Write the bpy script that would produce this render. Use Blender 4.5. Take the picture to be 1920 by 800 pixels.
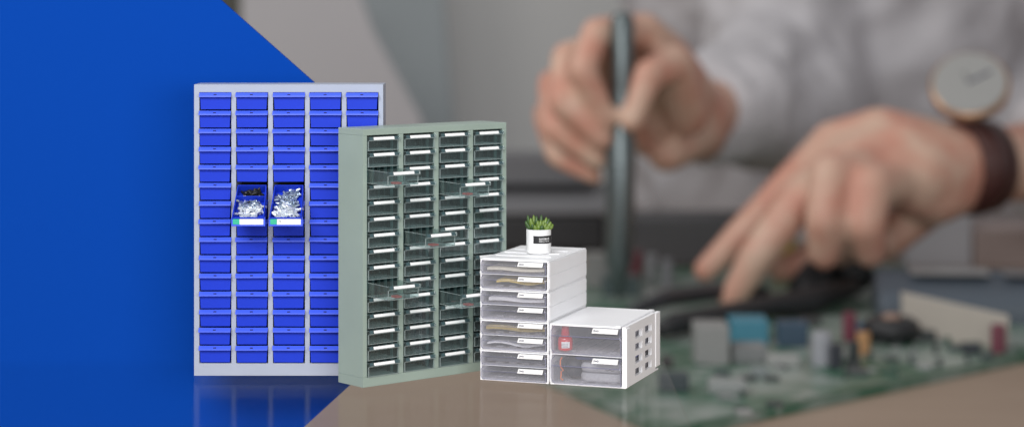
import bpy, bmesh, math, random
from mathutils import Vector, Matrix
random.seed(7)
S = bpy.context.scene
for o in list(bpy.data.objects): bpy.data.objects.remove(o)
COL = S.collection

# ---------------------------------------------------------------- camera, world, lamps, exposure
CAMZ = 7.08          # camera height above the clear riser
F = 4000.0           # focal length in photo pixels (1920 wide)
cam = bpy.data.cameras.new('camera'); camo = bpy.data.objects.new('camera', cam); COL.objects.link(camo)
camo.location = (0, 0, CAMZ); camo.rotation_euler = (math.radians(90), 0, 0)
cam.sensor_width = 36; cam.lens = 36*F/1920; cam.shift_y = -400/1920
cam.clip_start = .5; cam.clip_end = 600
cam.dof.use_dof = True; cam.dof.focus_distance = 39.7; cam.dof.aperture_fstop = .16
S.camera = camo
S.view_settings.view_transform = 'Standard'; S.view_settings.look = 'None'; S.view_settings.gamma = 1
S.view_settings.exposure = 0
w = bpy.data.worlds.new('World'); S.world = w; w.use_nodes = True
wn = w.node_tree.nodes; wl = w.node_tree.links
bg = wn['Background']; bg.inputs['Strength'].default_value = .42
tc = wn.new('ShaderNodeTexCoord'); sx = wn.new('ShaderNodeSeparateXYZ'); cr = wn.new('ShaderNodeValToRGB')
wl.new(tc.outputs['Generated'], sx.inputs[0]); wl.new(sx.outputs['Z'], cr.inputs[0]); wl.new(cr.outputs[0], bg.inputs[0])
cr.color_ramp.elements[0].color = (.55, .55, .56, 1); cr.color_ramp.elements[1].color = (1, 1, 1.02, 1)

def area(name, loc, target, sx_, sy_, power, col=(1, 1, 1)):
    l = bpy.data.lights.new(name, 'AREA'); l.shape = 'RECTANGLE'; l.size = sx_; l.size_y = sy_; l.energy = power; l.color = col
    o = bpy.data.objects.new(name, l); COL.objects.link(o); o.location = loc
    o.rotation_euler = (Vector(target)-Vector(loc)).to_track_quat('-Z', 'Y').to_euler(); return o
area('softbox_key', (-11, 9, 24), (-1, 40, 1), 26, 14, 14500)
area('softbox_fill', (14, 4, 9), (0, 40, 2), 24, 14, 6200)
area('bench_fill_light', (-34, 66, 42), (14, 100, 0), 30, 30, 13000, (1, .98, .95))  # added lamp that lifts the dim bench; no window stands there

# ---------------------------------------------------------------- helpers
def at(px, py, d):
    return Vector(((px-960)*d/F, d, CAMZ-py*d/F))
TABLE = -5.32
def dz(py, z=TABLE):   # depth at which a point of height z shows at image row py
    return (CAMZ-z)*F/py
def nod(m): return m.node_tree.nodes, m.node_tree.links
MATS = {}
def mat(name, col, rough=.5, metal=0, var=.06, scale=4, bump=0, spec=.5, emit=None, coat=0):
    if name in MATS: return MATS[name]
    m = bpy.data.materials.new(name); m.use_nodes = True; n, l = nod(m); p = n['Principled BSDF']
    p.inputs['Roughness'].default_value = rough; p.inputs['Metallic'].default_value = metal
    p.inputs['Specular IOR Level'].default_value = spec; p.inputs['Coat Weight'].default_value = coat
    t = n.new('ShaderNodeTexCoord'); ns = n.new('ShaderNodeTexNoise'); ns.inputs['Scale'].default_value = scale; ns.inputs['Detail'].default_value = 5
    l.new(t.outputs['Object'], ns.inputs['Vector'])
    mx = n.new('ShaderNodeMix'); mx.data_type = 'RGBA'
    mx.inputs['A'].default_value = (*[c*(1-var) for c in col], 1); mx.inputs['B'].default_value = (*[min(1, c*(1+var)) for c in col], 1)
    l.new(ns.outputs['Fac'], mx.inputs['Factor']); l.new(mx.outputs['Result'], p.inputs['Base Color'])
    if bump:
        b = n.new('ShaderNodeBump'); b.inputs['Strength'].default_value = bump; b.inputs['Distance'].default_value = .02
        l.new(ns.outputs['Fac'], b.inputs['Height']); l.new(b.outputs[0], p.inputs['Normal'])
    MATS[name] = m; return m
def clear(name, tint, haze, hazecol, gloss=.12, rough=.08):
    """thin clear plastic: tinted transmission, a little haze and a fresnel-like gloss"""
    if name in MATS: return MATS[name]
    m = bpy.data.materials.new(name); m.use_nodes = True; n, l = nod(m)
    n.remove(n['Principled BSDF']); out = n['Material Output']
    tr = n.new('ShaderNodeBsdfTransparent'); tr.inputs[0].default_value = (*tint, 1)
    df = n.new('ShaderNodeBsdfDiffuse'); df.inputs[0].default_value = (*hazecol, 1)
    gl = n.new('ShaderNodeBsdfGlossy'); gl.inputs['Roughness'].default_value = rough
    m1 = n.new('ShaderNodeMixShader'); m1.inputs[0].default_value = haze; l.new(tr.outputs[0], m1.inputs[1]); l.new(df.outputs[0], m1.inputs[2])
    lw = n.new('ShaderNodeLayerWeight'); lw.inputs['Blend'].default_value = .3
    mu = n.new('ShaderNodeMath'); mu.operation = 'MULTIPLY_ADD'; mu.inputs[1].default_value = gloss*2; mu.inputs[2].default_value = gloss*.5
    l.new(lw.outputs['Facing'], mu.inputs[0])
    m2 = n.new('ShaderNodeMixShader'); l.new(mu.outputs[0], m2.inputs[0]); l.new(m1.outputs[0], m2.inputs[1]); l.new(gl.outputs[0], m2.inputs[2])
    l.new(m2.outputs[0], out.inputs[0]); MATS[name] = m; return m

class MB:
    def __init__(s): s.b = bmesh.new()
    def box(s, x0, x1, y0, y1, z0, z1):
        v = [s.b.verts.new(c) for c in ((x0,y0,z0),(x1,y0,z0),(x1,y1,z0),(x0,y1,z0),(x0,y0,z1),(x1,y0,z1),(x1,y1,z1),(x0,y1,z1))]
        for f in ((3,2,1,0),(4,5,6,7),(0,1,5,4),(1,2,6,5),(2,3,7,6),(3,0,4,7)): s.b.faces.new([v[i] for i in f])
        return s
    def prism(s, poly, a0, a1, axis='x'):
        """extrude a polygon along an axis; poly holds the two other coordinates in order"""
        def P(u, w_, a):
            return {'x': (a, u, w_), 'y': (u, a, w_), 'z': (u, w_, a)}[axis]
        A = [s.b.verts.new(P(u, w_, a0)) for u, w_ in poly]; B = [s.b.verts.new(P(u, w_, a1)) for u, w_ in poly]
        n = len(poly)
        s.b.faces.new(A); s.b.faces.new(B[::-1])
        for i in range(n): s.b.faces.new((A[i], B[i], B[(i+1) % n], A[(i+1) % n]))
        return s
    def tube(s, pts, rad, seg=8, cap=True):
        pts = [Vector(p) for p in pts]; rings = []
        if not isinstance(rad, (list, tuple)): rad = [rad]*len(pts)
        up = None
        for i, p in enumerate(pts):
            t = (pts[min(i+1, len(pts)-1)]-pts[max(i-1, 0)]).normalized()
            if up is None:
                up = Vector((0, 0, 1)) if abs(t.z) < .9 else Vector((1, 0, 0))
            a = t.cross(up).normalized(); b = t.cross(a).normalized(); up = -b if True else up
            up = a.cross(t).normalized()
            rings.append([s.b.verts.new(p+(a*math.cos(2*math.pi*k/seg)+b*math.sin(2*math.pi*k/seg))*rad[i]) for k in range(seg)])
        for i in range(len(rings)-1):
            for k in range(seg):
                s.b.faces.new((rings[i][k], rings[i][(k+1) % seg], rings[i+1][(k+1) % seg], rings[i+1][k]))
        if cap: s.b.faces.new(rings[0][::-1]); s.b.faces.new(rings[-1])
        return s
    def lathe(s, prof, seg=32, c=(0, 0, 0)):
        rings = [[s.b.verts.new((c[0]+r*math.cos(2*math.pi*k/seg), c[1]+r*math.sin(2*math.pi*k/seg), c[2]+z)) for k in range(seg)] for r, z in prof]
        for i in range(len(rings)-1):
            for k in range(seg): s.b.faces.new((rings[i][k], rings[i][(k+1) % seg], rings[i+1][(k+1) % seg], rings[i+1][k]))
        s.b.faces.new(rings[0][::-1]); s.b.faces.new(rings[-1]); return s
    def ball(s, c, r, sc=(1, 1, 1), seg=14):
        M = Matrix.Translation(c) @ Matrix.Diagonal((*[r*k for k in sc], 1))
        bmesh.ops.create_uvsphere(s.b, u_segments=seg, v_segments=seg*2//3, radius=1, matrix=M); return s
    def build(s, name, m, parent=None, bevel=0, smooth=False, loc=None, seg=2):
        bmesh.ops.recalc_face_normals(s.b, faces=s.b.faces)
        me = bpy.data.meshes.new(name); s.b.to_mesh(me); s.b.free()
        if smooth:
            for f in me.polygons: f.use_smooth = True
        me.materials.append(m); o = bpy.data.objects.new(name, me); COL.objects.link(o)
        if parent: o.parent = parent
        if loc: o.location = loc
        if bevel:
            bv = o.modifiers.new('bevel', 'BEVEL'); bv.width = bevel; bv.segments = seg; bv.limit_method = 'ANGLE'; bv.angle_limit = math.radians(40); bv.harden_normals = False
        return o
def tag(o, label=None, cat=None, group=None, kind=None):
    for k, v in (('label', label), ('category', cat), ('group', group), ('kind', kind)):
        if v: o[k] = v
    return o
def empty(name, loc, rz=0, **kw):
    o = bpy.data.objects.new(name, None); COL.objects.link(o); o.location = loc; o.rotation_euler = (0, 0, rz); o.empty_display_size = .2
    return tag(o, **kw)
def copy_tree(o, parent=None):
    kids = [c for c in o.children]
    c = o.copy(); COL.objects.link(c); c.parent = parent
    for ch in kids: copy_tree(ch, c)
    return c
def text_mesh(name, body, size, m, parent=None, depth=.002, bold=0, align='LEFT', width=None, loc=(0,0,0), rot=(math.pi/2, 0, 0), spacing=1):
    cu = bpy.data.curves.new(name+'_curve', 'FONT'); cu.body = body; cu.size = size; cu.extrude = depth; cu.offset = bold; cu.align_x = align; cu.space_character = spacing
    t = bpy.data.objects.new(name+'_tmp', cu); COL.objects.link(t); bpy.context.view_layer.update()
    me = bpy.data.meshes.new_from_object(t.evaluated_get(bpy.context.evaluated_depsgraph_get()))
    bpy.data.objects.remove(t)
    if width:
        xs = [v.co.x for v in me.vertices]; k = width/(max(xs)-min(xs)); x0 = min(xs)
        for v in me.vertices: v.co.x = (v.co.x-x0)*k
    me.materials.clear(); me.materials.append(m); me.name = name
    o = bpy.data.objects.new(name, me); COL.objects.link(o); o.location = loc; o.rotation_euler = rot
    if parent: o.parent = parent
    return o

# ---------------------------------------------------------------- materials
M_board = mat('blue_board_paint', (.0036, .053, .345), .85, var=.01, spec=.0)
M_bluef = mat('powder_coat_grey_blue', (.36, .40, .50), .45, var=.05, scale=2, bump=.05)
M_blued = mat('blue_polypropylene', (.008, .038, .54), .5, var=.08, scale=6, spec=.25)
M_bluel = mat('blue_polypropylene_lit_lip', (.05, .11, .78), .42, var=.04, scale=6, spec=.6)  # same plastic as the drawers, lightened for the light its slope catches
M_dark = mat('dark_recess', (.012, .016, .02), .6)
M_green = mat('sage_powder_coat', (.295, .37, .325), .42, var=.09, scale=1.3, bump=.14)
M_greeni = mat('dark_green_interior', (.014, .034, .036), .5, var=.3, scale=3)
M_greenr = mat('green_rib', (.10, .17, .17), .5, var=.2, scale=3)
M_white = mat('white_abs', (.92, .92, .94), .38, var=.02, scale=2)
M_label = mat('label_paper', (.88, .88, .88), .6, var=.02)
M_ink = mat('navy_ink', (.02, .02, .08), .5)
M_clear = clear('clear_styrene', (.90, .95, .95), .022, (.50, .64, .64), .07)
M_rim = clear('clear_styrene_edge_highlight', (.66, .76, .76), .30, (.70, .82, .82), .22, .12)  # paler, hazier bars that paint bright highlights along the clear edges
M_pane = clear('smoked_clear_front', (.97, .97, .985), .09, (.80, .80, .86), .10, .1)
M_pane2 = clear('lavender_clear_edge', (.45, .46, .62), .5, (.36, .36, .52), .25, .15)
M_tray = clear('frosted_tray', (.96, .96, .98), .20, (.90, .90, .95), .08, .2)
M_riser = bpy.data.materials.new('acrylic_riser'); M_riser.use_nodes = True; n, l = nod(M_riser); n.remove(n['Principled BSDF'])
tr = n.new('ShaderNodeBsdfTransparent'); gl = n.new('ShaderNodeBsdfGlossy'); gl.inputs['Roughness'].default_value = .13; lw_ = n.new('ShaderNodeLayerWeight'); lw_.inputs['Blend'].default_value = .5; pw = n.new('ShaderNodeMath'); pw.operation = 'POWER'; pw.inputs[1].default_value = 6; l.new(lw_.outputs['Facing'], pw.inputs[0]); fr = n.new('ShaderNodeMath'); fr.operation = 'MULTIPLY'; fr.inputs[1].default_value = .17; l.new(pw.outputs[0], fr.inputs[0])
m1 = n.new('ShaderNodeMixShader'); l.new(fr.outputs[0], m1.inputs[0]); l.new(tr.outputs[0], m1.inputs[1]); l.new(gl.outputs[0], m1.inputs[2]); l.new(m1.outputs[0], n['Material Output'].inputs[0])

# ---------------------------------------------------------------- setting: table top, far wall
mt = bpy.data.materials.new('pale_wood'); mt.use_nodes = True; n, l = nod(mt); p = n['Principled BSDF']; p.inputs['Roughness'].default_value = .5
t = n.new('ShaderNodeTexCoord'); mp = n.new('ShaderNodeMapping'); mp.inputs['Scale'].default_value = (.05, .6, .3); wv = n.new('ShaderNodeTexNoise'); wv.inputs['Scale'].default_value = 3; wv.inputs['Detail'].default_value = 6
l.new(t.outputs['Object'], mp.inputs[0]); l.new(mp.outputs[0], wv.inputs[0]); r = n.new('ShaderNodeValToRGB')
r.color_ramp.elements[0].color = (.28, .195, .14, 1); r.color_ramp.elements[1].color = (.38, .29, .22, 1); l.new(wv.outputs['Fac'], r.inputs[0]); l.new(r.outputs[0], p.inputs['Base Color'])
tag(MB().box(-60, 60, 20, 132, TABLE-.8, TABLE).build('table_top', mt, bevel=.1), kind='structure')
tag(MB().box(-120, 120, 20, 175, -42.2, -41.6).build('floor', mat('grey_floor', (.3, .3, .3), .7)), kind='structure')
M_wall = mat('lab_wall', (.86, .85, .83), .8, var=.03, scale=.05)
tag(MB().box(-120, 120, 165, 167, -41.6, 40).build('wall', M_wall), kind='structure')

# ---------------------------------------------------------------- blue arrow board and clear riser
def arrow_board():
    D = 42.0
    pts = [at(x, y, D) for x, y in ((-400, -260), (119, -260), (939, 464), (152, 1181), (-400, 1181))]
    poly = [(q.x, q.z) for q in pts]; poly[3] = (poly[3][0], TABLE+.01); poly[4] = (poly[4][0], TABLE+.01)
    b = MB().prism(poly, D, D+.14, 'y').build('display_board', M_board)
    tag(b, 'plain royal blue arrow-shaped board standing behind the blue drawer cabinet', 'board')
arrow_board()
rs = empty('display_riser', (0, 33, 0), label='clear glossy sheet under the cabinets that mirrors their bases faintly', cat='riser')
MB().box(-15, 2.98, 0, 8.9, -.09, 0).build('riser_top', M_riser, rs)
for x in (-9, 2.4): MB().box(x, x+.35, .1, .45, TABLE+.005, -.095).build('leg', M_riser, rs)

# ---------------------------------------------------------------- cabinet with blue drawers
W, H, D = 3.565, 5.48, .84
bc = empty('blue_drawer_cabinet', (-5.996, 40.24, .004), 0, label='tall grey cabinet with seventy-five blue drawers, two of them open and full', cat='drawer cabinet')
m = MB(); opx = [.098+.694*i for i in range(5)]; OW = .605; zt, zb = H-.145, .235
m.box(0, W, 0, D, 0, zb-.002); m.box(0, W, 0, D, zt, H)
e = 0
for x in opx: m.box(e, x, 0, D, zb-.002, zt); e = x+OW
m.box(e, W, 0, D, zb-.002, zt)
for x in opx: m.box(x, x+OW, D-.03, D, zb-.002, zt)
m.build('cabinet_frame', M_bluef, bc)
m = MB()
for x in opx: m.box(x+.002, x+OW-.002, D-.05, D-.032, zb+.002, zt-.002)
m.build('cabinet_lining', M_dark, bc)
pitch = (zt-zb)/15
def blue_drawer(parent):
    h = pitch-.018; wt, wb = .578, .552
    m = MB()
    # tapered front panel (narrower at its foot)
    poly = [(-wb/2, .012), (wb/2, .012), (wt/2, h-.06), (wt/2, h), (-wt/2, h), (-wt/2, h-.06)]
    m.prism(poly, -.012, .012, 'y')
    m.box(-wb/2, -wb/2+.015, .012, .7, .012, h-.04).box(wb/2-.015, wb/2, .012, .7, .012, h-.04).box(-wb/2+.015, wb/2-.015, .012, .7, .012, .027).box(-wb/2+.015, wb/2-.015, .685, .7, .027, h-.04)
    d = m.build('drawer', M_blued, parent)
    # slanted label lip
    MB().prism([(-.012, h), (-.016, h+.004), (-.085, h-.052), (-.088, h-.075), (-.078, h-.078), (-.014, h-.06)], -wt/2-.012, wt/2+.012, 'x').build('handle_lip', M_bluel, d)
    m = MB(); m.prism([(-.0535, h-.024), (-.0555, h-.0215), (-.0745, h-.0368), (-.0725, h-.0398)], -.028, .028, 'x')
    m.build('grip_slot', M_ink, d)
    return d
proto = None; first = True
openat = {(5, 1), (5, 2)}
for r_ in range(15):
    for c_ in range(5):
        if (r_, c_) in openat: continue
        if proto is None: d = proto = blue_drawer(bc)
        else: d = copy_tree(proto, bc)
        j = random.Random(r_*7+c_)
        d.location = (opx[c_]+OW/2+j.uniform(-.009, .006), .0+j.uniform(-.022, .008), zt-(r_+1)*pitch+.006)
        d.rotation_euler = (0, j.uniform(-.006, .006), j.uniform(-.015, .015))
def open_blue(col, rowz, divider):
    T = math.radians(40); L = .80; hh = .15; ww = .60; wr = .54
    g = bpy.data.objects.new('drawer', None)
    m = MB()
    # tray: local y negative = forward
    m.prism([(-wr/2, 0), (wr/2, 0), (ww/2, -L), (-ww/2, -L)], 0, .015, 'z')
    for s_ in (-1, 1):
        m.prism([(s_*wr/2, 0), (s_*(wr/2-.018), 0), (s_*(ww/2-.018), -L), (s_*ww/2, -L)], .015, hh+.05, 'z')
    m.box(-ww/2, ww/2, -L-.02, -L, 0, hh+.02)
    m.box(-wr/2, wr/2, 0, .015, 0, hh+.05)
    if divider: m.box(-ww/2+.025, ww/2-.025, -.27, -.255, .015, hh+.03)
    d = m.build('drawer', M_blued, bc, bevel=.004)
    d['label'] = 'open blue drawer heaped with metal lugs' + (' and split by a divider' if divider else '')
    d.location = (opx[col]+OW/2+.01, .03, rowz); d.rotation_euler = (T, 0, 0)
    # label ledge, square to the viewer
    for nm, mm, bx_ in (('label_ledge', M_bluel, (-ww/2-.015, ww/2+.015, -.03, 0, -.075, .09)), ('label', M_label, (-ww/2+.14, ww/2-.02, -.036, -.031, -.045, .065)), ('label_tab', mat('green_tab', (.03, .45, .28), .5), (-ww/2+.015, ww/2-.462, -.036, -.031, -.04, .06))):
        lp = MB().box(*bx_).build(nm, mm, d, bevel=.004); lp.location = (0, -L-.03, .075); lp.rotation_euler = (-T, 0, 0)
    return d
z6 = zt-6*pitch+.14
od1 = open_blue(1, z6, True); od2 = open_blue(2, z6, False)

def lug_mesh(s=1.0):
    b = bmesh.new(); n_ = 12; t_ = .009*s; ro, ri = .036*s, .017*s
    for z0 in (0,):
        o0 = [b.verts.new((ro*math.cos(2*math.pi*k/n_), ro*math.sin(2*math.pi*k/n_), 0)) for k in range(n_)]
        i0 = [b.verts.new((ri*math.cos(2*math.pi*k/n_), ri*math.sin(2*math.pi*k/n_), 0)) for k in range(n_)]
        o1 = [b.verts.new((v.co.x, v.co.y, t_)) for v in o0]; i1 = [b.verts.new((v.co.x, v.co.y, t_)) for v in i0]
        for k in range(n_):
            q = (k+1) % n_
            b.faces.new((i0[k], i0[q], o0[q], o0[k])); b.faces.new((i1[q], i1[k], o1[k], o1[q]))
            b.faces.new((o0[k], o0[q], o1[q], o1[k])); b.faces.new((i0[q], i0[k], i1[k], i1[q]))
    mb = MB(); mb.b.free(); mb.b = b
    mb.prism([(.028*s, -.018*s), (.06*s, -.022*s), (.06*s, .022*s), (.028*s, .018*s)], 0, t_, 'z')
    mb.tube([(.055*s, 0, .012*s), (.125*s, 0, .012*s)], .022*s, 10)
    return mb
M_tin = mat('tinned_metal', (.72, .77, .82), .3, metal=.55, var=.05, spec=.8)
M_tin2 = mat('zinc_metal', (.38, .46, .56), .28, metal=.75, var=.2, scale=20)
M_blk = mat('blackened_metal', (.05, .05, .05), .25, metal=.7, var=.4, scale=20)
def scatter(drawer, mesh_o, n_, y0, y1, xr, z0, z1, up, label, group, rnd, name):
    Mx = Matrix.Translation(drawer.location) @ drawer.rotation_euler.to_matrix().to_4x4()
    base = Matrix.Translation(bc.location)
    for i in range(n_):
        o = mesh_o if i == 0 else mesh_o.copy()
        if i: COL.objects.link(o)
        f_ = rnd.random(); y = y0+(y1-y0)*f_; x = rnd.uniform(-xr, xr)*(1-.1*(1-f_)); z = rnd.uniform(z0, z1)
        L_ = Matrix.Translation((x, y, z)) @ Matrix.Rotation(rnd.uniform(0, 6.28), 4, 'Z') @ Matrix.Rotation(rnd.uniform(-up, up), 4, 'X') @ Matrix.Rotation(rnd.uniform(-up, up), 4, 'Y')
        Wm = base @ Mx @ L_
        o.matrix_world = Wm; o.rotation_mode = 'XYZ'
        o.location = Wm.to_translation(); o.rotation_euler = Wm.to_euler()
        tag(o, label, 'cable lug', group)
bpy.context.view_layer.update()
rnd = random.Random(3)
scatter(od1, lug_mesh(1.12).build('cable_lug', M_tin), 40, -.74, -.36, .185, .03, .085, .32, 'bright tinned cable lug heaped in the front half of the divided blue drawer', 'lugs in the divided drawer', rnd, 'cable_lug')
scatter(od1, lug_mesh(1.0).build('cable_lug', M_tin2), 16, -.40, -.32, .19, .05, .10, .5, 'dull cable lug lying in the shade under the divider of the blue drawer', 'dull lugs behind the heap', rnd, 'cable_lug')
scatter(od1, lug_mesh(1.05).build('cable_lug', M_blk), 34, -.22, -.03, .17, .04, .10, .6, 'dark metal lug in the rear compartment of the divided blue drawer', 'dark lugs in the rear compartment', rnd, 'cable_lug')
scatter(od2, lug_mesh(1.35).build('cable_lug', M_tin), 28, -.74, -.46, .16, .04, .085, .3, 'large bright lug at the front of the undivided open blue drawer', 'large lugs in the undivided drawer', rnd, 'cable_lug')
scatter(od2, lug_mesh(1.1).build('cable_lug', M_tin2), 75, -.52, -.04, .15, .02, .07, .3, 'blue-grey metal lug at the back of the undivided open blue drawer', 'grey lugs in the undivided drawer', rnd, 'cable_lug')

# ---------------------------------------------------------------- sage green cabinet with clear drawers
W, H, D = 3.428, 4.715, .772
GY = .703
gc = empty('clear_drawer_cabinet', (-2.722, 38.957, .004), GY, label='sage green metal cabinet of sixty clear drawers, five of them pulled out', cat='drawer cabinet')
CW, CG, ML = .73, .105, .095; zb, zt = .175, H-.12
opx = [ML+(CW+CG)*i for i in range(4)]
m = MB(); T_ = .05
m.box(0, W, 0, D, 0, zb); m.box(0, W, 0, D, zt, H)
m.box(0, opx[0], 0, D, zb, zt); m.box(opx[3]+CW, W, 0, D, zb, zt); m.box(opx[0], opx[3]+CW, D-.02, D, zb, zt)
for i in range(3): m.box(opx[i]+CW, opx[i+1], 0, .06, zb, zt)
m.build('cabinet_shell', M_green, gc, bevel=.008)
MB().box(.0, .006, .0, .006, 0, H).build('seam', M_green, gc)
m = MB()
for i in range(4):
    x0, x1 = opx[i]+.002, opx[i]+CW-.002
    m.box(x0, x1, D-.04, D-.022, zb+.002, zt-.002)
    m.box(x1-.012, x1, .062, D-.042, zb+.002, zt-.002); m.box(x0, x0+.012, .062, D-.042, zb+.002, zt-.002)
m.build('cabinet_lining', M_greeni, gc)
m = MB()
for i in range(4):
    for k in range(5):
        x = opx[i]+.08+.14*k; m.box(x, x+.05, D-.06, D-.042, zb+.004, zt-.004)
    for k in range(3):
        y = .16+.2*k; m.box(opx[i]+CW-.03, opx[i]+CW-.016, y, y+.07, zb+.004, zt-.004)
m.build('vertical_rails', M_greenr, gc)
pitch = (zt-zb)/15
M_base = mat('label_clip_dark_teal', (.05, .09, .10), .3, var=.2)  # dark teal of the clips at both ends of the label
def clear_drawer(parent, marked=False):
    h = pitch-.022; w2 = CW/2-.02; L = .62
    m = MB(); t_ = .012
    m.box(-w2, w2, 0, t_, 0, h-.09)
    m.box(-w2, -w2+t_, t_, L, 0, h-.03); m.box(w2-t_, w2, t_, L, 0, h-.03)
    m.box(-w2+t_, w2-t_, t_, L, 0, t_); m.box(-w2+t_, w2-t_, L-t_, L, t_, h-.04)
    m.box(-w2+t_, w2-t_, L*.5, L*.5+t_, t_, h-.09)
    # lip
    m.prism([(0, h-.088), (-.036, h-.085), (-.036, h-.075), (-.010, h-.008), (.0, h-.006), (.008, h-.078)], -w2-.004, w2+.014, 'x')
    d = m.build('drawer', M_clear, parent)
    m = MB(); q = .012
    m.box(-w2-q/3, w2+q/3, -q, 0, -.001, q); m.box(-w2-q/3, -w2+q, -q, 0, q, h-.09); m.box(w2-q, w2+q/3, -q, 0, q, h-.09)
    m.box(-w2-.004, w2+.014, -.043, -.036, h-.088, h-.076)
    m.box(-w2-q/3, -w2+q, 0, L, h-.03, h-.03+q*.7); m.box(w2-q, w2+q/3, .0, L, h-.03, h-.03+q*.7)
    m.box(-w2-q/3, -w2, 0, L, 0, q); m.box(w2, w2+q/3, 0, L, 0, q)
    m.box(w2+.014, w2+.022, -.045, .03, h-.09, h-.02)
    for k in range(7): m.box(-w2+.03, w2-.03, .06+.08*k, .068+.08*k, t_, t_+.006)
    m.build('drawer_edge', M_rim, d)
    c = math.cos(math.radians(47)); 
    MB().prism([(-.040, h-.072), (-.046, h-.070), (-.028, h-.022), (-.022, h-.024)], -.235, .235, 'x').build('label', M_label, d)
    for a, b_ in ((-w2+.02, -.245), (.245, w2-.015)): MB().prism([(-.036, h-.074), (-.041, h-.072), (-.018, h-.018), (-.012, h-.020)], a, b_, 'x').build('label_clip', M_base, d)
    return d
proto = None
openg = {(2, 0): .60, (3, 2): .60, (6, 1): .62, (9, 0): .60, (10, 2): .62}
for r_ in range(15):
    for c_ in range(4):
        if proto is None: d = proto = clear_drawer(gc)
        else: d = copy_tree(proto, gc)
        pull = openg.get((r_, c_), 0); j = random.Random(r_*11+c_)
        d.location = (opx[c_]+CW/2, .004-pull+j.uniform(-.012, .004), zt-(r_+1)*pitch+.008-(.012 if pull else 0))
        if pull:
            d['label'] = 'clear drawer pulled well out of the green cabinet'
            d.rotation_euler = (math.radians(1.5), 0, 0)
            MB().box(-.12, .02, .06, .2, .02, .05).build('sticker', mat('red_sticker', (.45, .12, .12), .6, var=.5, scale=60), d)

# ---------------------------------------------------------------- white stack of desk drawers
TY = -.342; TX, TYY = -.592, 39.78
tw, td, th = 1.343, 2.29, 2.26/4
def logo(parent, x, z, y, s=1.0, m=M_ink):
    """pair of small loops joined by a bar: the printed mark on the drawer labels"""
    b = MB()
    for cx in (-.030, .030):
        pts = [(x+(cx+.012*math.cos(a))*s, y, z+.013*math.sin(a)*s) for a in [k*math.pi/5 for k in range(11)]]
        if cx < 0: pts = pts[:4]+pts[8:] if False else pts[:5]+[pts[5]]
        b.tube(pts, .0035*s, 5)
    b.box(x-.016*s, x+.018*s, y-.003, y+.003, z-.003*s, z+.003*s); b.box(x-.003*s, x+.003*s, y-.003, y+.003, z-.010*s, z+.010*s)
    b.tube([(x-.045*s, y, z-.010*s), (x-.030*s, y, z-.013*s), (x-.02*s, y, z-.004*s)], .0035*s, 5)
    return b.build('printed_mark', m, parent)
def desk_drawer(parent, w, h, depth, x0, z0, lw=.50, lh=.085, ch=.045, back=True):
    """clear fronted drawer; returns drawer. local origin at lower left front"""
    dr = MB(); t_ = .014
    dr.box(.02, w-.02, .02, depth, .012, .012+t_); dr.box(.02, .02+t_, .02, depth, .012+t_, h*.72); dr.box(w-.02-t_, w-.02, .02, depth, .012+t_, h*.72)
    dr.box(.02+t_, w-.02-t_, depth-t_, depth, .012+t_, h*.72)
    for k in range(4):
        x = w*(.20+.2*k); dr.box(x, x+w*.11, .1, .16, .012+t_, .012+t_+.022); dr.box(x, x+.012, .16, depth*.8, .012+t_, .012+t_+.012)
    d = dr.build('drawer', M_tray, parent); d.location = (x0, 0, z0)
    # curved clear front: chamfered outline, bulging belly
    out = [(ch*.3, 0), (w, 0), (w, h), (ch, h), (0, h-ch*1.3), (0, ch*1.2)]
    m = MB(); m.prism([(0, 0), (-.018, .01), (-.030, h*.3), (-.030, h*.62), (-.012, h*.66), (-.006, h*.72), (-.004, h), (.006, h), (.006, 0)], 0, w, 'x')
    m.build('drawer_front', M_pane, d)
    m = MB(); e_ = .012
    def bar(a, b_): m.tube([(a[0], -.034, a[1]), (b_[0], -.034, b_[1])], e_*.42, 6)
    bar((0, h-ch*1.3), (ch, h-.006)); bar((0, h-ch*1.3), (0, ch*1.3)); bar((0, ch*1.3), (ch*.9, .006)); bar((w-.004, .006), (w-.004, h*.62)); bar((w-.03, h*.68), (w-.004, h*.98)); bar((w-.03, h*.68), (w-.004, h*.55))
    bar((ch*.9, .006), (w-.004, .006))
    m.box(.02, w-.01, -.036, -.030, h*.62, h*.645)
    m.build('front_edge', M_pane2, d)
    lx1 = w-.045; lx0 = lx1-lw; lz1 = h-.012; lz0 = lz1-lh
    MB().prism([(lx0-.012, lz0), (lx1-.02, lz0), (lx1, lz1), (lx0+.016, lz1)], -.046, -.038, 'y').build('label', M_label, d)
    logo(d, lx0+.075, (lz0+lz1)/2, -.05, lh/.085)
    return d
ordn = ['lowest', 'second from the bottom', 'third from the bottom', 'topmost']
state = ['holding a dark notebook', 'holding a brown folder', 'holding loose papers', 'holding a yellow folder']
units = []
def TP(x, y, z): # tower local -> world
    return Vector((TX+x*math.cos(TY)-y*math.sin(TY), TYY+x*math.sin(TY)+y*math.cos(TY), z+.004))
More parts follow.
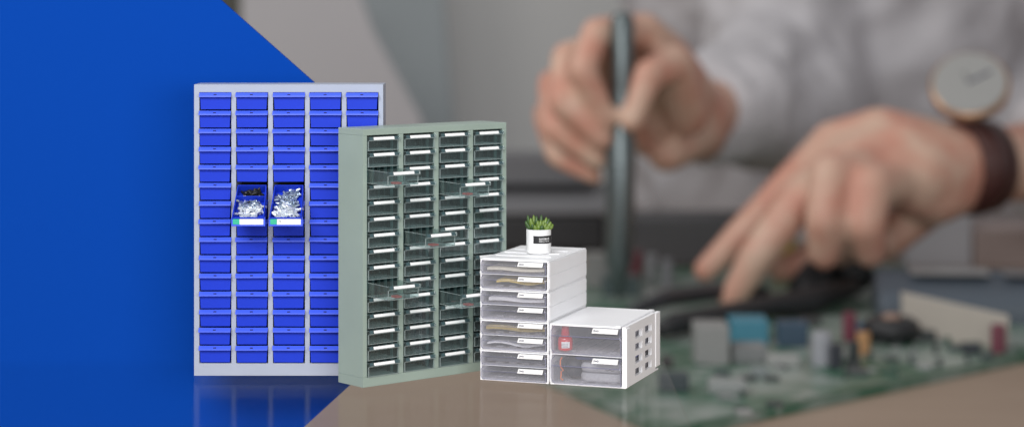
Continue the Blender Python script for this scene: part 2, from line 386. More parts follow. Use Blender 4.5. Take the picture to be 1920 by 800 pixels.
for k in range(4):
    u = empty('desk_drawer_unit', TP(0, 0, k*th), TY, label='white desk drawer unit, %s of the stacked four, %s' % (ordn[k], state[k]), cat='drawer unit', group='stacked white desk drawer units')
    m = MB(); t_ = .028; g_ = .003
    m.box(0, tw, 0, td, g_, t_); m.box(0, tw, 0, td, th-t_, th-g_)
    m.box(0, t_, 0, td, t_, th-t_); m.box(tw-t_, tw, 0, td, t_, th-t_); m.box(t_, tw-t_, td-t_, td, t_, th-t_)
    m.box(t_, tw-t_, .02, td-t_, th/2-.008, th/2+.004)
    m.build('shell', M_white, u, bevel=.006)
    m = MB()   # stepped side ribs and top lid lip
    for zz in (.045, th/2+.02): m.box(tw+.0005, tw+.012, .05, td-.01, zz, zz+th/2-.05)
    if k == 3:
        m.box(.04, tw-.04, .06, td-.1, th-.002, th+.008)
        for q in range(3): m.box(.12, tw-.12, .5+.5*q, .53+.5*q, th+.009, th+.02)
    m.build('side_rib', M_white, u, bevel=.004)
    hh = th/2-.036
    for q in range(2): desk_drawer(u, tw-.07, hh, td-.15, .028, .026+q*(th/2-.008))
    units.append(u)
def sheet(name, m, pts_w, thick, label, cat, group=None, wave=0, rnd=random.Random(1)):
    """a flat, slightly curled rectangle inside a drawer; pts: x0,x1,y0,y1,z in tower coordinates"""
    x0, x1, y0, y1, z = pts_w
    b = MB(); N = 8
    b_ = b.b; top = []; bot = []
    for i in range(N+1):
        for j in range(5):
            x = x0+(x1-x0)*i/N; y = y0+(y1-y0)*j/4; zz = z+wave*math.sin(i*.9+j*.7)*.5+wave*.5
            top.append(b_.verts.new(TP(x, y, zz+thick))); bot.append(b_.verts.new(TP(x, y, zz)))
    ix = lambda i, j: i*5+j
    for i in range(N):
        for j in range(4):
            b_.faces.new((top[ix(i,j)], top[ix(i+1,j)], top[ix(i+1,j+1)], top[ix(i,j+1)]))
            b_.faces.new((bot[ix(i,j)], bot[ix(i,j+1)], bot[ix(i+1,j+1)], bot[ix(i+1,j)]))
    for i in range(N):
        b_.faces.new((top[ix(i,0)], bot[ix(i,0)], bot[ix(i+1,0)], top[ix(i+1,0)])); b_.faces.new((top[ix(i,4)], top[ix(i+1,4)], bot[ix(i+1,4)], bot[ix(i,4)]))
    for j in range(4):
        b_.faces.new((top[ix(0,j)], top[ix(0,j+1)], bot[ix(0,j+1)], bot[ix(0,j)])); b_.faces.new((top[ix(N,j)], bot[ix(N,j)], bot[ix(N,j+1)], top[ix(N,j+1)]))
    o = b.build(name, m); tag(o, label, cat, group); return o
M_yel = mat('yellow_card', (.66, .50, .12), .7, var=.15); M_paper = mat('paper', (.7, .7, .72), .7, var=.08); M_brn = mat('olive_card', (.40, .30, .08), .7, var=.3, scale=9)
M_char = mat('charcoal_card', (.08, .08, .10), .5, var=.3)
zdr = lambda k, q: k*th+.026+q*(th/2-.008)+.034
sheet('folder', M_yel, (.30, tw-.1, .06, 1.5, zdr(3,0)+.04), .045, 'yellow card folder inside the second drawer from the top', 'folder', wave=.05)
sheet('folder', M_brn, (.10, tw-.08, .05, 1.6, zdr(1,1)+.03), .07, 'olive brown folder filling the fifth drawer from the top', 'folder', wave=.03)
sheet('paper_stack', M_paper, (.15, tw-.1, .05, 1.6, zdr(2,1)+.01), .06, 'stack of pale papers in the third drawer from the top', 'papers', wave=.02)
sheet('paper_stack', M_paper, (.10, tw-.12, .10, 1.6, zdr(1,0)+.01), .03, 'crumpled clear wrap and paper in the sixth drawer from the top', 'papers', wave=.06)
sheet('notebook', M_char, (.08, tw-.1, .10, 1.6, zdr(0,1)+.01), .06, 'dark grey notebook in the seventh drawer from the top', 'notebook', wave=.01)
sheet('paper_stack', mat('cream_paper', (.70, .66, .54), .7), (.12, tw-.1, .05, 1.6, zdr(3,1)+.01), .05, 'cream papers lying in the top drawer of the stack', 'papers', wave=.02)

# ---------------------------------------------------------------- white twin drawer box with pierced sides
ww, wh, wd = 1.454, 1.122, 2.29
wo = TP(tw+.03, 0, 0)
def WP(x, y, z): return TP(tw+.03+x, y, z)
u = empty('storage_box', wo, TY, label='wide white box of two clear drawers with slots cut through its side', cat='drawer box')
m = MB(); t_ = .03; SW = .07
m.box(0, ww, 0, wd-.1, .004, .032); m.box(0, ww-.1, 0, wd, wh-.035, wh); m.box(0, t_, 0, wd, .032, wh-.035); m.box(t_, ww-SW-.004, wd-.03, wd, .032, wh-.035)
m.box(t_, ww-SW-.004, .03, wd-.03, wh/2-.012, wh/2+.006)
m.build('shell', M_white, u, bevel=.008)
ys = [0, .62, 1.08, 1.27, 1.72, 1.98]; zc = [.20, .43, .66, .89]; hz_ = .068
m = MB()
m.box(ww-SW, ww, ys[0], ys[1], .03, wh-.002); m.box(ww-SW, ww, ys[2], ys[3], .03, wh-.002); m.box(ww-SW, ww, ys[4], ys[5], .03, wh-.002)
for a, b_ in ((ys[1], ys[2]), (ys[3], ys[4])):
    z = .03
    for c in zc: m.box(ww-SW, ww, a, b_, z, c-hz_); z = c+hz_
    m.box(ww-SW, ww, a, b_, z, wh-.002)
m.build('side_panel', M_white, u)
MB().box(ww-SW+.002, ww+.014, wd-.315, wd-.02, .08, wh-.012).build('rear_post', M_white, u, bevel=.01)
MB().box(ww-SW+.002, ww+.02, .001, .22, .012, wh-.03).build('front_post', M_white, u, bevel=.012)
MB().box(ww-.20, ww-.11, .02, wd-.02, wh+.0005, wh+.012).build('lid_rail', M_white, u, bevel=.004)
hh = wh/2-.05
for q in range(2): desk_drawer(u, ww-.115, hh, wd-.2, .032, .034+q*(wh/2-.01), lw=.50, lh=.095, ch=.07)
zq = [.034+.03, .034+wh/2-.01+.03]
# red bottle
bt = empty('red_bottle', WP(.24, .17, zq[1]), TY, label='small red bottle with a tapered red cap in the upper clear drawer', cat='bottle')
M_red = mat('red_gloss', (.62, .012, .02), .2, var=.03, coat=.5); M_redc = mat('red_cap', (.50, .02, .04), .35, var=.05)
MB().lathe([(.09, 0), (.115, .02), (.118, .19), (.10, .235), (.055, .255)], 28).build('bottle_body', M_red, bt, smooth=True, bevel=.003)
MB().lathe([(.062, .256), (.07, .27), (.052, .45), (.048, .462)], 24).build('cap', M_redc, bt, smooth=True)
lb = MB(); N = 8
arc = [(.1195*math.sin(a), -.1195*math.cos(a)) for a in [(-.2+k*.16) for k in range(N)]]
lb.prism(arc+[(x*1.02, y*1.02) for x, y in arc[::-1]], .06, .17, 'z').build('bottle_label', M_label, bt)
for zz in (.135, .105, .08):
    r2 = random.Random(int(zz*1000)); b = MB()
    for k in range(5):
        a = -.1+k*.17; x, y = .1225*math.sin(a), -.1225*math.cos(a)
        b.box(x-.006, x+.004, y-.002, y+.002, zz-.008, zz+.008*r2.uniform(.3, 1))
    b.build('printed_text', M_ink, bt)
bt.scale = (1.18, 1.18, 1.03)
# glasses case
gcase = empty('glasses_case', WP(.93, .33, zq[0]), TY, label='pale grey felt glasses case with a small spectacles mark, in the lower clear drawer', cat='case')
M_felt = mat('grey_felt', (.42, .42, .44), .95, var=.35, scale=45, bump=.3)
def pad(w_, d_, z0, z1, r=.17, k=6):
    poly = []
    for cx, cy, a0 in ((w_/2-r, d_/2-r, 0), (-w_/2+r, d_/2-r, 90), (-w_/2+r, -d_/2+r, 180), (w_/2-r, -d_/2+r, 270)):
        poly += [(cx+r*math.cos(math.radians(a0+90*q/k)), cy+r*math.sin(math.radians(a0+90*q/k))) for q in range(k+1)]
    return MB().prism(poly, z0, z1, 'z')
pad(.82, .42, .001, .165).build('case_base', M_felt, gcase, bevel=.05, seg=4)
pad(.82, .42, .171, .345).build('case_lid', M_felt, gcase, bevel=.075, seg=5)
b = MB()
for cx in (.14, .23):
    b.tube([(cx+.038*math.cos(a), -.214, .252-.022*abs(math.sin(a))) for a in [k*math.pi/6 for k in range(7)]], .005, 5)
b.tube([(.178, -.214, .252), (.19, -.214, .252)], .005, 5)
b.build('spectacles_mark', mat('black_print', (.01, .01, .01), .4), gcase)
# orange cord, black pouch, blue book
o = MB().tube([WP(.20+dx, .10, zq[0]+z) for dx, z in ((.0, .43), (-.03, .38), (-.035, .3), (-.02, .24), (.03, .19), (-.02, .17), (-.015, .1), (-.03, .05), (.02, .01))], .012, 6).build('orange_cord', mat('orange_cord', (.85, .22, .06), .5), smooth=True)
tag(o, 'thin orange cord hanging down inside the lower clear drawer', 'cord')
o = MB().ball((0, 0, 0), .2, (.85, .8, 1.05), 20).build('black_pouch', mat('black_leather', (.02, .02, .025), .5, bump=.3, scale=12), smooth=True); o.location = WP(.33, .42, zq[0]+.212); tag(o, 'soft black pouch behind the orange cord in the lower drawer', 'pouch')
o = MB().box(-.5, .5, -.6, .6, 0, .05).build('blue_book', mat('navy_cover', (.02, .05, .26), .4), bevel=.01); o.location = WP(.87, .95, zq[0]+.36); o.rotation_euler = (.0, 0, TY); tag(o, 'dark blue book lying above the glasses case in the lower drawer', 'book')

# ---------------------------------------------------------------- plant pot on the stack
pc = at(1010, 0, 40.55); pz = 2.26+.022
pot = empty('potted_succulent', (pc.x, 40.5, pz), 0, label='small green succulent in a white pot with a black label, on the drawer stack', cat='potted plant')
R_, Hh = .235, .455
MB().lathe([(R_*.93, 0), (R_*.985, .012), (R_, .04), (R_, Hh), (R_*.9, Hh), (R_*.88, Hh-.06), (.01, Hh-.062)], 40).build('pot', mat('white_ceramic', (.82, .82, .82), .35, var=.02), pot, smooth=True, bevel=.004)
MB().lathe([(.01, Hh-.06), (R_*.87, Hh-.058), (R_*.86, Hh-.03), (.01, Hh-.015)], 24).build('soil', mat('soil', (.06, .04, .02), .9, var=.4, scale=30), pot)
arc = [((R_+.001)*math.sin(a), -(R_+.001)*math.cos(a)) for a in [(-.45+k*.15) for k in range(13)]]
lab = MB().prism(arc+[(x*1.012, y*1.012) for x, y in arc[::-1]], .20, .345, 'z').build('pot_label', mat('black_card', (.012, .012, .014), .5), pot)
M_wht = mat('white_print', (.85, .85, .85), .6)
def curved_text(body, z, width, size):
    t_ = text_mesh('label_text', body, size, M_wht, lab, depth=.0005, bold=.0006, spacing=1.25, width=width)
    for v in t_.data.vertices:
        a = .03+v.co.x/R_; rr = R_*1.012+.002+v.co.z
        yy = v.co.y; v.co = (rr*math.sin(a), -rr*math.cos(a), z+yy)
    t_.rotation_euler = (0, 0, 0)
curved_text('HANDMADE', .268, .215, .055); curved_text('ESPECIALLY FOR YOU', .232, .215, .03)
M_leaf = mat('succulent_leaf', (.14, .22, .035), .4, var=.5, scale=9); M_leaf2 = mat('succulent_leaf_dark', (.04, .09, .02), .4, var=.4, scale=9)
rl = random.Random(5); 
leafs = [(-.21, .27, -.05), (-.16, .22, -.12), (-.10, .26, .05), (-.05, .25, 0), (-.02, .17, -.1), (.03, .18, -.12), (.06, .27, .02), (.09, .17, -.08), (.13, .12, -.1), (.19, .20, 0), (.26, .10, -.05), (.2, .07, -.12), (-.13, .12, -.13), (0, .1, -.15), (.12, .14, .08), (-.06, .15, .1), (.16, .16, .05), (-.19, .12, .02), (-.24, .16, -.06), (.22, .15, -.08), (-.08, .09, -.18), (.07, .09, -.18), (.14, .22, .03), (-.12, .19, .06)]
for i, (dx, h_, dy) in enumerate(leafs):
    a = Vector((dx*.42, dy*.6, Hh-.03)); e_ = Vector((dx+rl.uniform(-.01, .01), dy, Hh+h_)); mid = a.lerp(e_, .5)+Vector((dx*.25, dy*.1, .0))
    pts = []; rr = []
    for k in range(9):
        s_ = k/8; pts.append(a*(1-s_)**2+mid*2*s_*(1-s_)+e_*s_*s_); rr.append(.010+.050*math.sin(math.pi*min(1, s_*.85+.15))**.8*(1 if k % 2 else .86)*(1-.35*s_))
    rr[-1] = .006
    MB().tube(pts, rr, 7).build('leaf', M_leaf if i % 3 else M_leaf2, pot, smooth=True)

# ---------------------------------------------------------------- far background
def slab(name, pts, d, th_, m, label=None, cat=None, kind=None, group=None):
    q = [at(x, y, d) for x, y in pts]
    o = MB().prism([(v.x, v.z) for v in q], d, d+th_, 'y').build(name, m, bevel=.05); return tag(o, label, cat, group, kind)
slab('partition_screen', ((452, -60), (655, -60), (700, 60), (790, 225), (820, 470), (452, 470)), 128, 1.2, mat('lavender_screen', (.57, .56, .58), .8, var=.05, scale=.1), 'pale lavender grey screen standing above the sage cabinet, farthest left', 'screen')
slab('wall_pillar', ((655, -200), (815, -200), (875, 560), (725, 560)), 150, 3, mat('blue_grey_panel', (.46, .51, .53), .7, var=.05, scale=.1), 'blurred blue grey leaning panel between the screen and the pale wall', 'panel')
for x0, x1, mname, c in ((1180, 1290, 'bluish_blind', (.50, .54, .57)), (1330, 1350, 'bluish_blind', 0)):
    slab('blind_panel', ((x0, -200), (x1, -200), (x1+6, 480), (x0+6, 480)), 158, 1, mat('bluish_blind', (.50, .53, .56), .8), '%s grey blue vertical blind on the far wall above the hand' % ('wide' if x0 < 1200 else 'narrow'), 'blind', None, 'vertical blinds')
slab('dark_cabinet_edge', ((405, -60), (455, -60), (455, 60), (405, 60)), 140, 1, mat('olive_dark', (.13, .13, .11), .8), 'dark olive post at the top beside the blue board', 'post')

# instrument behind (dark band) and white block
M_black = mat('matte_black', (.018, .018, .02), .5, var=.3)
def box_thing(name, x0, x1, ytop, ybase, m, label, cat, dd=None, depth=1.0, zbase=TABLE, bevel=.06, rz=0, group=None, kind=None):
    """box standing on the table, its front foot at image row ybase"""
    d = dd or dz(ybase, zbase); a = at(x0, ybase, d); b = at(x1, ytop, d)
    w_ = b.x-a.x; h_ = b.z-a.z
    o = MB().box(-w_/2, w_/2, 0, depth, 0, h_).build(name, m, bevel=bevel); o.location = ((a.x+b.x)/2, d, a.z if dd else zbase); o.rotation_euler = (0, 0, rz)
    return tag(o, label, cat, group, kind)
ins = empty('bench_instrument', (at(1000, 0, 104).x, 104, TABLE), 0, label='low black bench instrument with a grey top behind the plant pot', cat='instrument')
MB().box(-7, 3.6, 0, 6, .05, 1.9).build('instrument_body', M_black, ins, bevel=.3)
MB().prism([(0, 1.95), (6, 2.7), (6, 3.0), (0, 2.2)], -7.4, 4.3, 'x').build('instrument_lid', mat('mid_grey_plastic', (.22, .22, .23), .6), ins, bevel=.08)
MB().box(-7.4, 3.2, 3.2, 6.2, 3.1, 4.6).build('instrument_screen', mat('dark_grey_plastic', (.17, .17, .18), .6), ins, bevel=.1)

# circuit board
mp_ = bpy.data.materials.new('circuit_board_green'); mp_.use_nodes = True; n, l = nod(mp_); p = n['Principled BSDF']; p.inputs['Roughness'].default_value = .35
t = n.new('ShaderNodeTexCoord'); vo = n.new('ShaderNodeTexVoronoi'); vo.inputs['Scale'].default_value = .9; ns = n.new('ShaderNodeTexNoise'); ns.inputs['Scale'].default_value = .35; ns.inputs['Detail'].default_value = 4
l.new(t.outputs['Object'], vo.inputs['Vector']); l.new(t.outputs['Object'], ns.inputs['Vector'])
r1 = n.new('ShaderNodeValToRGB'); r1.color_ramp.elements[0].position = .42; r1.color_ramp.elements[1].position = .6; r1.color_ramp.elements[0].color = (.045, .13, .08, 1); r1.color_ramp.elements[1].color = (.27, .32, .29, 1)
l.new(ns.outputs['Fac'], r1.inputs[0])
r2 = n.new('ShaderNodeValToRGB'); r2.color_ramp.elements[0].position = .18; r2.color_ramp.elements[1].position = .3; r2.color_ramp.elements[0].color = (.85, .85, .85, 1); r2.color_ramp.elements[1].color = (0, 0, 0, 1)
l.new(vo.outputs['Distance'], r2.inputs[0]); mx = n.new('ShaderNodeMix'); mx.data_type = 'RGBA'; l.new(r2.outputs[0], mx.inputs['Factor']); l.new(r1.outputs[0], mx.inputs['A']); mx.inputs['B'].default_value = (.34, .36, .34, 1)
l.new(mx.outputs['Result'], p.inputs['Base Color'])
pcb = empty('circuit_board', (4.37, 60.05, TABLE+.004), 0, label='large green circuit board crowded with blurred components on the wooden bench', cat='circuit board')
PT = .26
poly = [(0, 0), (17.8, 17.5), (13.5, 38), (-6, 36), (-9.2, 24.5)]
MB().prism(poly, 0, PT, 'z').build('board', mp_, pcb)
MB().prism([(x*.999, y*.999) for x, y in poly[:2]]+[(17.6, 17.6), (-.1, .25)], PT+.004, PT+.03, 'z').build('board_edge', mat('board_edge_green', (.03, .10, .06), .4), pcb)
BZ = TABLE+.004+PT
def comp(name, x0, x1, ytop, ybase, col, cyl=False, depth=None, bevel=.05, parent=pcb, rough=.5):
    d = dz(ybase, BZ); a = at(x0, 0, d).x; b = at(x1, 0, d).x; h_ = (ybase-ytop)*d/F; w_ = b-a
    col = tuple(q*.72+.01 for q in col); m = mat('component_%d_%d_%d' % (col[0]*99, col[1]*99, col[2]*99), col, rough, var=.12)
    L_ = ((a+b)/2-4.37, d-60.05, PT+.004)
    if cyl: o = MB().lathe([(w_/2*.96, 0), (w_/2, h_*.06), (w_/2, h_*.9), (w_/2*.93, h_*.94), (w_/2*.93, h_)], 20).build(name, m, parent, smooth=False)
    else: o = MB().box(-w_/2, w_/2, 0, depth or w_*.7, 0, h_).build(name, m, parent, bevel=bevel)
    o.location = L_; return o
c1 = comp('connector_block', 1304, 1368, 612, 684, (.36, .36, .35), depth=1.6)
comp('connector_block', 1372, 1442, 602, 646, (.06, .30, .42), depth=1.6)
comp('connector_base', 1374, 1440, 650, 680, (.28, .29, .29), depth=1.2)
comp('terminal_block', 1458, 1516, 604, 650, (.04, .09, .15))
comp('capacitor', 1522, 1560, 622, 684, (.45, .46, .50), True); comp('capacitor', 1556, 1580, 644, 690, (.03, .035, .05), True)
comp('capacitor', 1580, 1606, 586, 638, (.22, .04, .07), True); comp('capacitor', 1590, 1612, 640, 682, (.04, .05, .05), True)
comp('capacitor', 1606, 1632, 622, 664, (.62, .33, .14), True); comp('capacitor', 1608, 1624, 606, 624, (.08, .17, .34), True)
comp('capacitor', 1858, 1886, 608, 660, (.22, .05, .08), True); comp('transistor', 1808, 1840, 646, 664, (.03, .04, .05))
comp('transistor', 1722, 1756, 620, 640, (.05, .06, .06)); comp('chip', 1236, 1292, 702, 734, (.05, .07, .08)); comp('chip', 1500, 1540, 596, 612, (.05, .05, .05))
comp('transistor', 1410, 1440, 690, 706, (.30, .34, .34)); comp('transistor', 1240, 1262, 668, 690, (.06, .05, .05)); comp('capacitor', 1200, 1222, 622, 656, (.03, .03, .03), True)
comp('chip', 1440, 1500, 668, 688, (.45, .46, .44)); comp('chip', 1330, 1400, 716, 738, (.40, .42, .41)); comp('transistor', 1590, 1630, 694, 704, (.10, .11, .11))
comp('capacitor', 1180, 1205, 470, 520, (.25, .06, .08), True); comp('capacitor', 1210, 1232, 476, 530, (.40, .40, .42), True); comp('connector_block', 1098, 1168, 478, 540, (.30, .30, .29), depth=1.5)
comp('capacitor', 1240, 1262, 486, 540, (.28, .28, .30), True); comp('chip', 1210, 1330, 548, 566, (.32, .33, .32)); comp('terminal_block', 1130, 1200, 520, 556, (.06, .10, .10))
rr_ = random.Random(12)
for i in range(64):
    x = rr_.uniform(1330, 1880); y = rr_.uniform(640, 742-(x-1440)*.16) if x > 1440 else rr_.uniform(690, 780)
    y = min(y, 790-(x-1400)*.2); s_ = rr_.uniform(7, 20); c = rr_.choice([(.42, .43, .42), (.05, .06, .06), (.06, .08, .09), (.30, .32, .31), (.08, .15, .11), (.04, .05, .05)])
    if rr_.random() < .3: comp('capacitor', x, x+s_*.7, y-s_, y, c, True)
    else: comp('chip', x, x+s_*1.6, y-s_*.45, y, c, bevel=.02)
# coil ring
cl = MB()
def torus(b, c, R, r, seg=28, s2=10, flat=1):
    rings = []
    for i in range(seg):
        a = 2*math.pi*i/seg; rings.append([b.b.verts.new((c[0]+(R+r*math.cos(q))*math.cos(a), c[1]+(R+r*math.cos(q))*math.sin(a), c[2]+r*flat*math.sin(q))) for q in [2*math.pi*k/s2 for k in range(s2)]])
    for i in range(seg):
        for k in range(s2): b.b.faces.new((rings[i][k], rings[(i+1) % seg][k], rings[(i+1) % seg][(k+1) % s2], rings[i][(k+1) % s2]))
dcl = dz(646, BZ); torus(cl, (0, 0, .45), .62, .42); o = cl.build('coil', M_black, pcb, smooth=True); o.location = (at(1678, 0, dcl).x-4.37, dcl-60.05+.7, PT+.004)
MB().lathe([(.3, .5), (.34, .9), (.3, .98)], 18).build('coil_core', mat('copper_dull', (.34, .22, .17), .5), o)
# beige heat sink plate leaning along the board
d0, d1 = dz(632, BZ), dz(655, BZ); a, b = at(1692, 632, d0), at(1892, 655, d1); up0 = (632-548)*d0/F; up1 = (655-592)*d1/F
bb = MB(); vs = [bb.b.verts.new(v) for v in (a, b, b+Vector((0, .35, 0)), a+Vector((0, .35, 0)), a+Vector((0, 0, up0)), b+Vector((0, 0, up1)), b+Vector((0, .35, up1)), a+Vector((0, .35, up0)))]
for f in ((3,2,1,0),(4,5,6,7),(0,1,5,4),(1,2,6,5),(2,3,7,6),(3,0,4,7)): bb.b.faces.new([vs[i] for i in f])
o = bb.build('heat_sink_plate', mat('beige_metal', (.44, .40, .35), .6), bevel=.04); o.parent = pcb; o.matrix_parent_inverse = Matrix.Translation(-pcb.location)
# slate multimeter body
sl = empty('measuring_instrument', (at(1800, 0, 80).x, 80, TABLE+.004), math.radians(-6), label='long slate grey instrument case lying behind the circuit board at the right', cat='instrument')
MB().prism([(-.0, 0), (4.4, 0), (4.4, .9), (2.8, 2.0), (.5, 1.35), (0, .9)], -3.0, 10, 'x').build('case', mat('slate_plastic', (.085, .105, .13), .5), sl, bevel=.2)
sc = MB().box(-1.7, 1.3, 1.35, 3.1, 1.88, 1.98).build('display', mat('pale_screen', (.30, .30, .30), .3), sl, bevel=.05); sc.rotation_euler = (math.radians(0), 0, 0); sc.location = (0, 0, .02)
MB().box(1.8, 9, 1.35, 3.0, 1.88, 1.98).build('keypad', mat('grey_keys', (.2, .2, .21), .4), sl, bevel=.05)
# black clamp with cable
cb = empty('black_clamp', (0, 0, 0), label='black clamp and thick curved black cable lying across the circuit board', cat='clamp')
def onb(px, py, z=.5): d = dz(py, BZ); v = at(px, py, d); v.z += z; return v
MB().tube([onb(1238, 640, .4), onb(1270, 632, .5), onb(1340, 618, .5), onb(1440, 598, .5), onb(1510, 592, .55), onb(1600, 572, .7)], [.28, .42, .42, .4, .55, .35], 12).build('cable', M_black, cb, smooth=True)
MB().tube([onb(1500, 570, .6), onb(1540, 555, 1.0), onb(1580, 545, 1.2), onb(1614, 560, .9)], [.5, .8, .85, .6], 12).build('jaw', M_black, cb, smooth=True)
MB().tube([onb(1180, 610, .5), onb(1250, 588, .6), onb(1340, 575, .6), onb(1440, 572, .5)], [.2, .35, .35, .2], 12).build('jaw', mat('dark_rubber', (.03, .03, .035), .4), cb, smooth=True)
# white box and yellow tape behind the fingers
box_thing('white_carton', 1700, 1822, 392, 500, mat('white_card', (.55, .56, .60), .7), 'blurred white carton standing below the watch strap', 'carton', depth=4)
box_thing('pink_carton', 1826, 1960, 430, 500, mat('peach_card', (.42, .34, .32), .7), 'peach coloured carton at the right edge below the watch', 'carton', depth=4)
box_thing('yellow_reel', 1448, 1492, 420, 506, mat('yellow_plastic', (.50, .36, .06), .5), 'yellow plastic reel seen between the pointing fingers', 'reel', depth=2, bevel=.4)
box_thing('dark_stand', 1180, 1440, 410, 500, mat('mid_dark', (.08, .08, .085), .6), 'low dark grey stand behind the circuit board between the hands', 'stand', depth=4, bevel=.2)

# ---------------------------------------------------------------- metal probe
dt = 86.0; a, b = at(1167, 24, dt), at(1160, 520, dt); b.z = BZ+.05
o = MB().tube([a, a.lerp(b, .03), a.lerp(b, .25), a.lerp(b, .42), a.lerp(b, .46), a.lerp(b, .86), a.lerp(b, .93), b], [.34, .48, .48, .47, .62, .58, .30, .05], 24).build('metal_probe', mat('brushed_metal', (.17, .20, .205), .35, metal=.8, var=.1), smooth=True)
tag(o, 'thick silver probe held upright in the fingers of the left hand', 'probe')

# ---------------------------------------------------------------- technician (one continuous body, coat as clothing)
def capsule(b, p0, p1, r0, r1, seg=14):
    d = (p1-p0); L = d.length
    if L < 1e-4: b.ball(p0, r0, seg=seg); return
    n_ = max(2, int(L/(min(r0, r1)*.6))+1)
    pts = [p0.lerp(p1, i/n_) for i in range(n_+1)]; b.tube(pts, [r0+(r1-r0)*i/n_ for i in range(n_+1)], seg); b.ball(p0, r0, seg=seg); b.ball(p1, r1, seg=seg)
def chain(b, pts, seg=14):
    P = [(at(*q[:3]), q[3]) for q in pts]
    for (p0, r0), (p1, r1) in zip(P, P[1:]): capsule(b, p0, p1, r0, r1, seg)
person = empty('person', (at(1640, 0, 116).x, 116, -41.5), 0, label='technician in a pale coat and brown strap watch, holding a probe over the circuit board', cat='person')
b = MB()
# right hand with the probe
hand1 = [
 [(1205, 60, 88.5, .78), (1118, 62, 86.2, .66), (1092, 132, 85.2, .60), (1138, 222, 85.6, .46)],
 [(1190, 75, 90, .78), (1062, 108, 87.5, .66), (1052, 190, 86, .60), (1132, 262, 85.8, .46)],
 [(1170, 110, 91, .76), (1034, 158, 88.8, .64), (1038, 240, 87, .58), (1122, 300, 86.4, .45)],
 [(1170, 160, 92, .7), (1022, 215, 90, .58), (1045, 292, 88.2, .52), (1115, 330, 87.2, .40)],
 [(1290, 215, 90.5, .95), (1262, 120, 87.6, .82), (1214, 140, 86, .66), (1184, 228, 85.4, .48)]]
for c in hand1: chain(b, c)
for c in ([(1205, 60, 88.5, .85), (1250, 110, 90.5, 1.1), (1300, 190, 93.5, 1.25)], [(1190, 80, 90, .85), (1240, 150, 91.5, 1.2), (1300, 210, 94, 1.3)],
          [(1170, 115, 91, .85), (1230, 190, 92.5, 1.2), (1310, 230, 94.5, 1.3)], [(1175, 165, 92, .8), (1225, 250, 92.5, 1.15), (1310, 250, 94.5, 1.3)], [(1250, 285, 91.5, .9), (1310, 240, 94, 1.3)]): chain(b, c)
chain(b, [(1305, 215, 94, 1.45), (1400, 190, 100, 1.9), (1470, 170, 108, 2.4), (1420, -330, 116, 2.8)])
# left hand pointing, watch wrist
hand2 = [
 [(1560, 268, 88, .80), (1475, 352, 86.8, .70), (1392, 436, 86.4, .60), (1322, 506, 86.4, .46)],
 [(1590, 300, 86.5, .84), (1500, 372, 84.6, .74), (1420, 478, 84.2, .66), (1372, 562, 84.4, .50)],
 [(1640, 315, 85.5, .84), (1556, 330, 83.2, .78), (1546, 412, 82.6, .72), (1545, 474, 83.2, .60)],
 [(1690, 345, 85.5, .82), (1632, 350, 83.0, .78), (1622, 420, 82.6, .72), (1630, 470, 83.4, .62)],
 [(1730, 390, 88.0, .9), (1660, 452, 87.0, .72), (1560, 470, 87.5, .66), (1462, 506, 87.6, .5)]]
for c in hand2: chain(b, [(*q[:3], q[3]*1.12) for q in c])
for c in ([(1560, 268, 88, .85), (1650, 262, 87.6, 1.25), (1790, 300, 88, 1.35)], [(1590, 300, 86.5, .9), (1690, 290, 86.6, 1.35), (1800, 310, 87.4, 1.4)],
          [(1640, 315, 85.5, .95), (1720, 325, 86, 1.35), (1800, 322, 87.4, 1.4)], [(1690, 345, 85.5, .95), (1750, 360, 86.6, 1.25), (1805, 330, 87.6, 1.35)]): chain(b, [(*q[:3], q[3]*1.1) for q in c])
chain(b, [(1800, 310, 87.4, 1.45), (1860, 312, 88.3, 1.5), (1950, 300, 90, 1.75), (2080, 300, 95, 2.2), (2220, 290, 103, 2.8), (2060, -330, 114, 3.0)])
# torso, neck, head, legs down to the floor
T0 = person.location.x
def V(x, y, z): return Vector((T0+x, y, z))
capsule(b, V(-5, 117, 11), V(6, 117, 11), 4.6, 4.6, 20); capsule(b, V(-4, 118, 0), V(4, 118, 0), 5, 5, 20); capsule(b, V(0, 118, 12), V(0, 118, -6), 6.5, 5.5, 24); capsule(b, V(-3, 118, -8), V(3, 118, -8), 5, 5, 20)
capsule(b, V(0, 116, 15), V(0, 115, 20), 2.9, 2.7, 20); b.ball(V(0, 114.5, 25), 4.6, (.85, 1.05, 1.2), 26)
b.ball(V(0, 109.7, 24.5), .8, (.7, 1, 1.2), 12); capsule(b, V(-1.1, 110.2, 22.3), V(1.1, 110.2, 22.3), .45, .45, 10)
for s_ in (-1, 1):
    b.ball(V(s_*4.0, 115, 24.8), 1.1, (.4, .8, 1.2), 12); capsule(b, V(s_*3.4, 118, -9), V(s_*3.8, 117, -24), 3.9, 2.7, 16); capsule(b, V(s_*3.8, 117, -24), V(s_*4, 118, -39.5), 2.6, 1.7, 16); capsule(b, V(s_*4, 118, -40.2), V(s_*4, 112.5, -40.4), 1.3, 1.1, 12)
    capsule(b, at(1420 if s_ < 0 else 2060, -330, 115), V(s_*4, 117, 12), 2.8, 4, 16)
M_skin = mat('skin', (.58, .35, .27), .5, var=.10, scale=.8)
n, l = nod(M_skin); n2 = n.new('ShaderNodeTexNoise'); n2.inputs['Scale'].default_value = .55; n2.inputs['Detail'].default_value = 3; t2 = n.new('ShaderNodeTexCoord'); l.new(t2.outputs['Object'], n2.inputs['Vector'])
rp = n.new('ShaderNodeValToRGB'); rp.color_ramp.elements[0].position = .38; rp.color_ramp.elements[1].position = .62; rp.color_ramp.elements[0].color = (.62, .30, .22, 1); rp.color_ramp.elements[1].color = (.68, .46, .35, 1)
